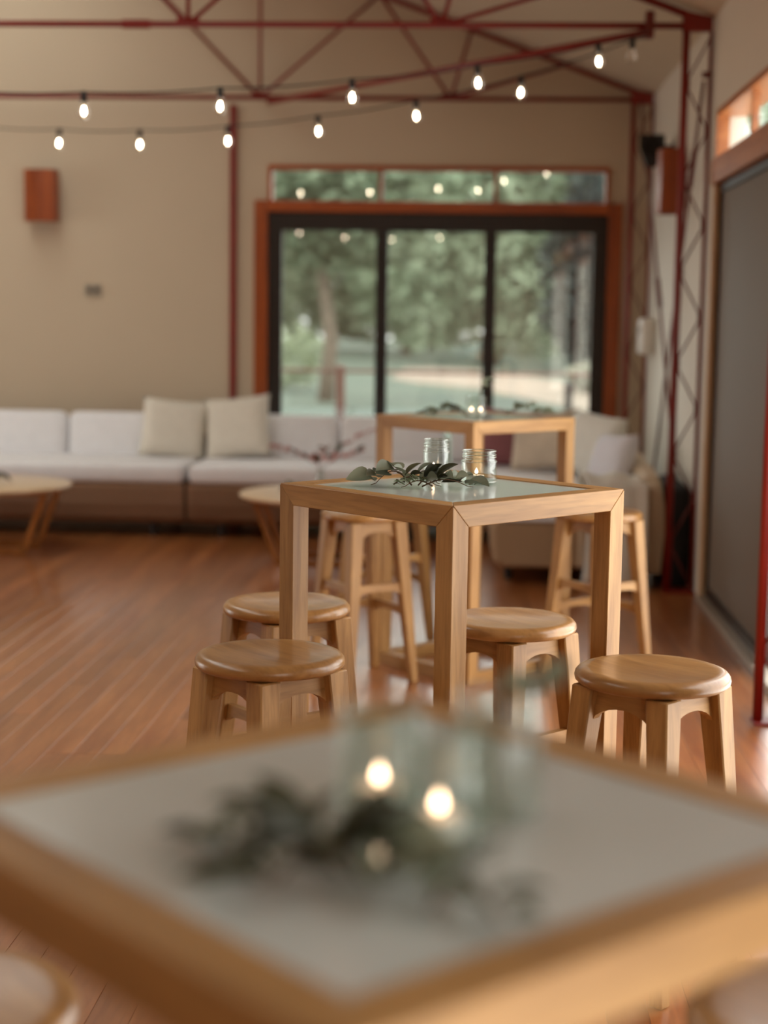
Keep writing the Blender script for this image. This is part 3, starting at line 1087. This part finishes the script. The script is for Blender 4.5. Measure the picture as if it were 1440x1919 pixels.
pillow('throw_pillow', 'cool white throw pillow lying against the pale woven back', M['lilac_fabric'], (0.812, 9.475, 0.636), (R(-20), R(-4), R(-66)), 0.42, 0.33, 0.15)

# white fleece throw over the near end of the curved sofa
rng = random.Random(11)
prow = [(9.22, 0.484), (9.12, 0.486), (9.0, 0.510), (8.92, 0.57), (8.84, 0.595), (8.76, 0.592), (8.715, 0.555), (8.695, 0.44), (8.688, 0.30), (8.682, 0.16), (8.676, 0.03)]
ph = [rng.uniform(0, 6) for _ in range(4)]


def throw_pt(u, v):
    k = u * (len(prow) - 1)
    i = min(int(k), len(prow) - 2)
    f = k - i
    y = prow[i][0] * (1 - f) + prow[i + 1][0] * f
    z = prow[i][1] * (1 - f) + prow[i + 1][1] * f
    x = 0.60 + (0.345 if y < 8.725 else 0.302) * v + 0.02 * math.sin(u * 7 + ph[0]) * (1 - v)
    amp = 0.012
    y -= amp * (1 + math.sin(v * 17 + ph[1])) * min(1, max(0, (u - 0.55) * 4))
    z += (0.003 + 0.009 * min(1, u * 3)) * (1 + math.sin(v * 11 + u * 5 + ph[2])) * (1 - max(0, (u - 0.6) * 2.5))
    return (x, y, max(z, 0.02))


b_ = MB()
b_.grid(throw_pt, 40, 26)
o = b_.build('throw_blanket', M['fleece'], None, 180)
md = o.modifiers.new('thickness', 'SOLIDIFY')
md.thickness = 0.014
md.offset = 1
tag(o, 'white fleece throw hanging over the end of the curved sofa', 'blanket')

# ------------------------------------------------------------------ coffee tables


def coffee_table(label, loc, rz, rad):
    t = thing('coffee_table', label, 'coffee table', loc, rz)
    MB().lathe([(0, 0.385), (rad - 0.03, 0.385), (rad - 0.006, 0.395), (rad, 0.405), (rad - 0.006, 0.414), (rad - 0.02, 0.418), (0, 0.418)], 48).build('top', M['ctop'], t, 40)
    for y in (-0.16, 0.16):
        a, b_ = rad * 0.78, rad * 0.50
        for s in (-1, 1):
            MB().bar((s * a, y, 0.386), (s * b_, y, 0.015), 0.035, 0.035, (0, 1, 0), 0.003).build('leg', M['cleg'], t)
        MB().bar((-b_ - 0.01, y, 0.018), (b_ + 0.01, y, 0.018), 0.035, 0.035, (0, 1, 0), 0.003).build('floor_bar', M['cleg'], t)
        MB().bar((-a, y, 0.37), (a, y, 0.37), 0.03, 0.03, (0, 1, 0), 0.003).build('top_bar', M['cleg'], t)
    return t


coffee_table('round timber coffee table with sled legs before the sofa under the wall lamp', (-2.98, 9.62, 0), 0, 0.50)
coffee_table('round timber coffee table holding pink flowers before the glass doors', (-0.90, 9.42, 0), R(0), 0.50)

# ------------------------------------------------------------------ greenery
def leaf_mesh(name, L, W, cup, mat, tip=0.7):
    """one leaf along +x, folded a little along the rib"""
    b_ = MB()
    n = 7

    def f(u, v):
        a = 2 * v - 1
        w = W / 2 * (math.sin(PI * u ** tip) ** 0.75 if 0 < u < 1 else 0.02)
        return (u * L, a * w, cup * (a * a) * w * 2 + 0.18 * L * u * (1 - u) - 0.10 * L * u * u)
    b_.grid(f, n, 4)
    me = b_.mesh(name, 180)
    me.materials.append(mat)
    return me


LF = {
    'euca': leaf_mesh('leaf', 0.056, 0.046, 0.25, M['euca'], 0.85),
    'euca_s': leaf_mesh('leaf', 0.042, 0.034, 0.3, M['euca'], 0.85),
    'olive': leaf_mesh('leaf', 0.066, 0.022, 0.35, M['olive'], 0.9),
    'rose': leaf_mesh('leaf', 0.022, 0.0035, 0.2, M['rose'], 0.9),
    'pink': leaf_mesh('petal', 0.040, 0.030, 0.5, M['pink'], 0.8),
}


PLACED = []      # leaf and jar surfaces already set down


def sprig(name, label, cat, base, heading, length, kinds, n, seed, lift=0.012, rise=0.0, curve=0.3, scale=1.0, collar=0.0, foot=(0.0, 0.0)):
    """a cut stem with single leaves lying on a surface (or rising from a jar)"""
    r = random.Random(seed)
    t = thing(name, label, cat, base, heading)
    m_ = 8
    sp = []
    for i in range(m_ + 1):
        s = i / m_
        sp.append(Vector((length * s * (1 - 0.1 * s * abs(curve)), curve * length * s * s * 0.5, 0.004 + lift * math.sin(PI * min(1, s * 1.1)) + rise * s)))
    if collar:
        f_ = Vector((foot[0], foot[1], 0))
        sp = [f_ + Vector((0, 0, 0.0)), f_ + Vector((0, 0, collar * 0.5)), f_ + Vector((0, 0, collar))]
        for i in range(1, m_ - 1):
            q = i / (m_ - 2)
            sp.append(f_ + Vector((length * q ** 1.4, curve * length * q * q * 0.5, collar + rise * q ** 0.8)))
    MB().tube(sp, 0.0017, 5, radii=[0.0021 * (1 - 0.6 * i / m_) for i in range(m_ + 1)]).build('stem', M['stem'], t, 180)
    frame = Matrix.Translation(base) @ Matrix.Rotation(heading, 4, 'Z')
    near = [b for b in PLACED if (b[1] - frame.translation).length < 0.5]
    for i in range(n):
        s = 0.08 + 0.92 * (i + r.uniform(-.2, .2)) / max(1, n - 1)
        s = min(1, max(0.04, s))
        if collar:
            s = 0.42 + 0.58 * s
        k = min(int(s * m_), m_ - 1)
        p = sp[k].lerp(sp[k + 1], s * m_ - k)
        kd = r.choice(kinds)
        side = 1 if i % 2 else -1
        me = LF[kd]
        best = None
        # turn the leaf until it lies clear of the leaves and jars already there
        for attempt in range(40):
            yaw = side * r.uniform(0.5, 1.25) + (0 if s < 0.95 else -side * 0.8) + (0 if attempt < 12 else r.uniform(-0.7, 0.7))
            pitch = -r.uniform(0.05, 0.75) if rise == 0 else -r.uniform(0.15, 0.9)
            roll = r.uniform(-0.9, 0.9)
            sc_ = scale * r.uniform(0.75, 1.15) * (1 if attempt < 24 else 0.8)
            zz = p.z + 0.006 * r.random()
            if rise == 0:
                zz = max(zz, 0.007 + 0.012 * abs(math.sin(roll)) * sc_)
            loc = Matrix.LocRotScale(Vector((p.x, p.y, zz)), Euler((roll, pitch, yaw)), Vector((sc_,) * 3))
            wm = frame @ loc
            vs = [wm @ v.co for v in me.vertices]
            if rise == 0 and attempt < 30 and min(v.z for v in vs) < base[2] + 0.0004:
                continue
            tree_ = BVHTree.FromPolygons(vs, [tuple(f.vertices) for f in me.polygons])
            hits = sum(len(tree_.overlap(b[0])) for b in near)
            if best is None or hits < best[0]:
                best = (hits, loc, tree_)
            if hits == 0:
                break
        lf = link('leaf' if kd != 'pink' else 'petal', me, t)
        lf.matrix_local = best[1]
        near.append((best[2], frame.translation))
        PLACED.append((best[2], frame.translation.copy()))
    return t


def jar(label, loc, r, h, neck=None):
    t = thing('glass_jar', label, 'jar', loc)
    nk = r * 0.92
    o_ = [(0, 0.002), (r * 0.80, 0.0), (r * 0.96, 0.004), (r, 0.013), (r, h * 0.66), (r * 0.985, h * 0.70), (nk, h * 0.745), (nk * 0.985, h * 0.79), (nk * 1.03, h * 0.82), (nk * 0.985, h * 0.85), (nk * 1.03, h * 0.885), (nk * 0.985, h * 0.915), (nk * 1.015, h * 0.965), (nk, h)]
    wl = 0.0025
    i_ = [(nk - wl, h), (nk - wl, h * 0.75), (r - wl, h * 0.66), (r - wl, 0.016), (r * 0.9, 0.009), (0, 0.009)]
    gb = MB().lathe(o_ + i_, 36).build('glass_body', M['jar'], t, 50)
    PLACED.append((BVHTree.FromPolygons([v.co + Vector(loc) for v in gb.data.vertices], [tuple(f.vertices) for f in gb.data.polygons]), Vector(loc)))
    for nm, rr, zz, th in (('rim', nk, h, 0.0016), ('thread', nk * 1.02, h * 0.885, 0.0011), ('thread', nk * 1.02, h * 0.82, 0.0011), ('shoulder_ring', r * 0.985, h * 0.69, 0.0012), ('base_ring', r * 0.97, 0.008, 0.0016)):
        MB().lathe([(rr + th * math.cos(a), zz + th * math.sin(a)) for a in [2 * PI * k / 8 for k in range(9)]], 36).build(nm, M['jar_rim'], t, 180)
    return t


def tealight(label, loc, lift=0.0):
    t = thing('tealight', label, 'candle', loc)
    MB().lathe([(0, 0), (0.0185, 0), (0.019, 0.001), (0.019, 0.0145), (0.0182, 0.0145), (0.0182, 0.0125), (0, 0.0125)], 24).build('tin_cup', M['wax'], t, 40)
    MB().lathe([(0, 0.0132), (0.0178, 0.0132), (0.0178, 0.0124)], 24).build('wax', M['wax'], t, 40)
    MB().tube([(0, 0, 0.013), (0.0006, 0, 0.018), (0.001, 0, 0.021)], 0.0007, 5).build('wick', M['black'], t)
    MB().lathe([(0, 0.0175), (0.0028, 0.0185), (0.0042, 0.021), (0.0038, 0.024), (0.0022, 0.0275), (0.0009, 0.0305), (0, 0.032)], 12).build('flame', M['flame'], t, 180)
    return t


ZT = TH - 0.003
# --- table in focus
jar('narrow taller clear glass jar on the four-stool table', (-0.098, 4.03, ZT), 0.034, 0.098)
tealight('lit tealight inside the narrow taller jar on the four-stool table', (-0.1045, 4.0225, ZT + 0.009))
jar('low wide clear glass jar on the four-stool table', (0.010, 3.90, ZT), 0.0445, 0.082)
tealight('lit tealight inside the low wide jar', (0.004, 3.890, ZT + 0.009))
sprig('eucalyptus_sprig', 'round-leaf eucalyptus sprig on the four-stool table, away from the jars', 'foliage', (-0.150, 3.800, ZT), R(178), 0.10, ['euca', 'euca_s'], 10, 3, 0.034, 0, 0.2, 1.1)
sprig('leaf_sprig', 'dark narrow-leaf sprig lying beside the rosemary on the four-stool table', 'foliage', (-0.195, 3.815, ZT), R(-6), 0.12, ['olive'], 8, 5, 0.022, 0, -0.2)
sprig('rosemary_sprig', 'rosemary sprig with needle leaves on the four-stool table', 'foliage', (-0.10, 3.79, ZT), R(200), 0.085, ['rose'], 44, 6, 0.014, 0, 0.3, 1.15)
sprig('eucalyptus_sprig', 'eucalyptus sprig close to the low wide jar on the four-stool table', 'foliage', (-0.125, 3.775, ZT), R(2), 0.125, ['euca', 'euca', 'euca_s', 'olive'], 11, 9, 0.018, 0, 0.15, 1.05)
sprig('leaf_sprig', 'short mixed leaf sprig between rosemary and eucalyptus', 'foliage', (-0.135, 3.80, ZT), R(30), 0.07, ['olive', 'euca_s'], 6, 12, 0.02, 0, 0.4, 0.9)

# --- garland table
jar('glass candle jar of the garland table, the one on the four-stool-table side', (-0.072, 1.262, ZT), 0.036, 0.085)
tealight('lit tealight in the garland table jar on the four-stool-table side', (-0.072, 1.256, ZT + 0.009))
jar('glass candle jar closest to the garland leaves on the garland table', (-0.018, 1.192, ZT), 0.036, 0.085)
tealight('lit tealight in the jar closest to the garland leaves', (-0.022, 1.186, ZT + 0.009))
jar('tall glass jar holding a leafy stem on the garland table', (0.024, 1.262, ZT), 0.036, 0.098)
sprig('eucalyptus_branch', 'leafy eucalyptus stem leaning out of the tall jar on the garland table', 'foliage', (0.020, 1.262, ZT + 0.012), R(-15), 0.045, ['euca', 'euca_s'], 6, 21, 0.0, 0.012, 0.2, 0.62, 0.084)
fg = [((-0.115, 1.120), 150, 0.115, ['olive', 'olive', 'euca_s'], 12, 31, 0.85, 'dark leafy sprig at the open-floor end of the leafy garland'),
      ((-0.095, 1.105), 182, 0.085, ['olive', 'rose', 'olive'], 18, 32, 0.85, 'dense dark sprig bunched in the middle of the leafy garland'),
      ((-0.130, 1.125), 12, 0.085, ['olive', 'euca_s', 'olive'], 12, 33, 0.85, 'dark sprig of the leafy garland reaching the candle jars'),
      ((-0.090, 1.115), -52, 0.075, ['euca', 'euca_s'], 8, 34, 0.9, 'grey-green eucalyptus sprig in the leafy garland'),
      ((-0.050, 1.060), -35, 0.060, ['euca_s', 'olive'], 5, 35, 0.75, 'short trailing sprig ending the leafy garland near the table corner'),
      ((-0.160, 1.105), 18, 0.085, ['olive', 'olive', 'rose'], 14, 36, 0.85, 'dark twig lying along the leafy garland')]
for (x, y), hd, ln, kd, n, sd, sc_, lb in fg:
    sprig('garland_sprig', lb, 'foliage', (x + 0.026, y - 0.024, ZT), R(hd), ln, kd, n, sd, 0.03, 0, 0.25, sc_)

# --- sofa-side table
jar('glass jar with two tealights on the sofa-side table', (0.000, 6.618, ZT), 0.0445, 0.085)
tealight('lit tealight in the sofa-side table jar, toward the sofa seam', (-0.0193, 6.620, ZT + 0.009))
tealight('lit tealight in the sofa-side table jar, toward the curved sofa', (0.0193, 6.616, ZT + 0.009))
sprig('leaf_sprig', 'dark leaf sprig beside the jar on the sofa-side table', 'foliage', (-0.03, 6.56, ZT), R(172), 0.16, ['olive', 'euca_s'], 16, 41, 0.03, 0, 0.2, 1.1)
sprig('leafy_branch', 'upright leafy stem standing in the sofa-side table jar', 'foliage', (0.012, 6.645, ZT + 0.012), R(20), 0.035, ['olive', 'euca_s'], 6, 42, 0.0, 0.055, 0.1, 1.0, 0.076)
sprig('eucalyptus_sprig', 'pale eucalyptus sprig lying alone on the sofa-side table', 'foliage', (0.13, 6.78, ZT), R(-20), 0.15, ['euca', 'euca_s'], 9, 43, 0.03, 0, 0.3)

# --- coffee tables
v = thing('flower_vase', 'clear glass vase of pink flowers on the round coffee table', 'vase', (-0.905, 9.30, 0.418))
MB().lathe([(0, 0.003), (0.03, 0.0), (0.042, 0.02), (0.04, 0.06), (0.022, 0.11), (0.026, 0.14), (0.0235, 0.14), (0.0195, 0.11), (0.036, 0.06), (0.037, 0.02), (0, 0.008)], 24).build('glass_body', M['jar'], v, 60)
for k, (hd, ln, rs, n) in enumerate(((160, 0.28, 0.11, 9), (25, 0.24, 0.09, 10), (75, 0.09, 0.11, 9), (-20, 0.32, 0.23, 9), (235, 0.06, 0.07, 7))):
    sprig('blossom_branch', ['pink blossom stem arching toward the sofa seam', 'pink blossom stem leaning toward the glass doors', 'short pink bloom in the middle of the glass vase',
                          'tall dusky blossom stem rising above the other flowers', 'low pink bloom at the rim of the glass vase'][k], 'flower',
          (-0.905, 9.30, 0.4305), R(hd), ln, ['pink', 'pink', 'olive'], n, 51 + k, 0.03, rs, 0.1, 1.2, 0.135, (0.010, 0.0))
sprig('leaf_sprig', 'dark leaf sprig lying on the coffee table with the flowers', 'foliage', (-1.16, 9.36, 0.418), R(0), 0.14, ['olive', 'euca_s'], 12, 61, 0.03, 0, 0.2, 1.2)
sprig('leaf_sprig', 'dark leaf sprig lying on the coffee table under the wall lamp', 'foliage', (-2.83, 9.60, 0.418), R(180), 0.16, ['olive', 'euca_s'], 12, 62, 0.03, 0, 0.2, 1.2)

# ------------------------------------------------------------------ garden outside
b_ = MB()
b_.span((-60, YB + 0.14, -0.4), (60, 120, -0.06))
tag(b_.build('lawn', M['grass']), 'green lawn outside the glass doors', 'lawn', kind='structure')
b_ = MB()
cl = [(-2.2, 45, 4.0), (-1.4, 44, 6.0), (0.0, 42, 6.5), (1.2, 37, 7.0), (2.4, 32, 7.0), (6.0, 28, 6.0), (12.0, 25, 6.0)]
L_ = []
for i, (x, y, wd) in enumerate(cl):
    L_.append([(x, y - wd, -0.05), (x, y + wd, -0.05)])
for a, c_ in zip(L_[:-1], L_[1:]):
    b_.hull([(p[0], p[1], z) for p in a + c_ for z in (-0.10, -0.045)])
tag(b_.build('gravel_path', M['path']), 'pale gravel path curving across the lawn outside', 'path', kind='structure')


def tree(name, label, cat, loc, trunk, crown, mat, n, size, seed, droop=0.0, group=None):
    """crown: list of (cx, cy, cz, rx, ry, rz)"""
    r = random.Random(seed)
    t = thing(name, label, cat, loc, 0, group)
    if trunk:
        h, rad = trunk
        pts = [(0, 0, -0.1), (0.03 * h, 0, h * 0.35), (-0.02 * h, 0.02, h * 0.7), (0, 0, h)]
        MB().tube(pts, rad, 10, radii=[rad * 1.25, rad, rad * 0.8, rad * 0.5]).build('trunk', M['bark'], t, 180)
    bm = bmesh.new()
    tot = sum(c[3] * c[5] for c in crown)
    for cx, cy, cz, rx, ry, rz in crown:
        for _ in range(int(n * rx * rz / tot)):
            while True:
                d = Vector((r.uniform(-1, 1), r.uniform(-1, 1), r.uniform(-1, 1)))
                if 0.15 < d.length < 1:
                    break
            d *= (0.55 + 0.45 * r.random()) / max(d.length, 0.55)
            wob = 1 + 0.18 * math.sin(5 * d.x + seed) * math.cos(4 * d.z + seed)
            p = Vector((cx + d.x * rx * wob, cy + d.y * ry * wob, cz + d.z * rz * wob))
            s = size * r.uniform(0.6, 1.3)
            e = Matrix.Rotation(r.uniform(0, 6.28), 3, 'Z') @ Matrix.Rotation(r.uniform(-1.2, 1.2), 3, 'X')
            q = [e @ Vector(k) for k in ((-s, 0, 0), (0, -s * 0.45, s * 0.12), (s, 0, -s * droop), (0, s * 0.45, s * 0.12))]
            bm.faces.new([bm.verts.new(p + k) for k in q])
    me = bpy.data.meshes.new('foliage')
    bm.to_mesh(me)
    bm.free()
    me.materials.append(mat)
    f = link('foliage', me, t)
    f['kind'] = 'stuff'
    return t


GT = 'trees beyond the glass doors'
tree('garden_tree', 'round-crowned garden tree with bare trunk behind the fence post', 'tree', (-2.75, 29, -0.06), (3.2, 0.13), [(0, 0, 4.1, 2.4, 2.2, 1.9), (0.8, -0.5, 3.2, 1.4, 1.4, 0.9), (-1.0, 0, 3.6, 1.3, 1.4, 1.0)], M['fol_a'], 5000, 0.17, 1, 0.6)
k_ = 1.5
tree('garden_tree', 'large drooping tree filling the middle glass door', 'tree', (0.4, 56, -0.06), (5.0, 0.35),
     [tuple(q * k_ for q in c_) for c_ in ((0, 0, 3.9, 3.0, 2.4, 3.2), (0.9, -1.0, 2.1, 1.7, 1.3, 2.0), (-1.2, -0.8, 2.2, 1.3, 1.3, 2.0), (2.0, 0, 4.9, 2.4, 2.2, 2.8))], M['fol_a'], 10000, 0.27, 2, 1.2)
tree('garden_tree', 'dark blue-green tree shape at the edge of the glass doors', 'tree', (3.5, 48.5, -0.06), (2.4, 0.2), [(0, 0, 3.1, 1.5, 1.6, 3.1), (0.2, 0, 1.8, 1.7, 1.6, 1.8)], M['fol_d'], 6000, 0.2, 3, 0.6)  # tree shape put in to fill a dark blue-grey area
for k, (x, y, s, mt, lb) in enumerate((
        (-11.5, 66, 1.1, 'fol_b', 'pale green distant tree at the open end of the lawn'),
        (-7.2, 78, 1.1, 'fol_b', 'light green distant tree past the fence post'),
        (-3.0, 68, 1.1, 'fol_a', 'mid green distant tree behind the drooping tree'),
        (3.6, 80, 1.5, 'fol_a', 'broad distant tree behind the gravel path'),
        (9.4, 70, 1.5, 'fol_a', 'tall distant tree behind the dark blue-green one'),
        (-17.5, 80, 1.5, 'fol_a', 'distant tree at the far side of the lawn'))):
    tree('distant_tree', lb, 'tree', (x, y, -0.06), (3.0, 0.25), [(0, 0, 5.2 * s, 3.6 * s, 3 * s, 4.4 * s), (1.2, -1, 2.6 * s, 3.0 * s, 2.4 * s, 2.4 * s)], M[mt], 5200, 0.32, 10 + k, 0.6)
for k, (x, y, h, wd, mt, lb) in enumerate((
        (2.35, 34, 0.62, 0.45, 'fol_p', 'pale rounded shrub beside the path below the dark tree'),
        (3.4, 34.3, 0.66, 0.42, 'fol_p', 'pale rounded shrub farther along the path than its twin'),
        (-3.9, 33, 1.3, 0.8, 'fol_b', 'light green shrub behind the fence post'))):
    tree('garden_shrub', lb, 'shrub', (x, y, -0.06), None, [(0, 0, h * 0.5, wd, wd, h * 0.55)], M[mt], 1200, 0.09, 30 + k)

tree('garden_hedge', 'long clipped hedge closing off the far end of the lawn', 'hedge', (0, 96, -0.06), None, [(-24 + 3.4 * k, (k % 3) * 0.4, 2.0, 2.6, 1.6, 2.1) for k in range(13)], M['fol_b'], 14000, 0.34, 77)

fr = thing('rail_fence', 'low red post and rail fence on the lawn outside', 'fence', (0, 14.6, 0))
for x in (-3.6, -1.245, 1.14, 3.5):
    MB().span((x - 0.04, -0.04, -0.06), (x + 0.04, 0.04, 1.02), 0.006).build('post', M['fence'], fr)
for a, b_ in ((-3.6, -1.245), (-1.245, 1.14), (1.14, 3.5)):
    MB().span((a + 0.042, -0.02, 0.955), (b_ - 0.042, 0.02, 0.985), 0.005).build('rail', M['fence'], fr)
t = thing('garden_bollard', 'short dark bollard beside the gravel path outside', 'bollard', (1.06, 18.5, -0.06))
MB().lathe([(0, 0), (0.05, 0), (0.05, 0.72), (0, 0.72)], 14).build('shaft', M['alu'], t, 40)
MB().lathe([(0, 0.72), (0.06, 0.72), (0.062, 0.78), (0.03, 0.82), (0, 0.825)], 14).build('cap', M['alu'], t, 40)
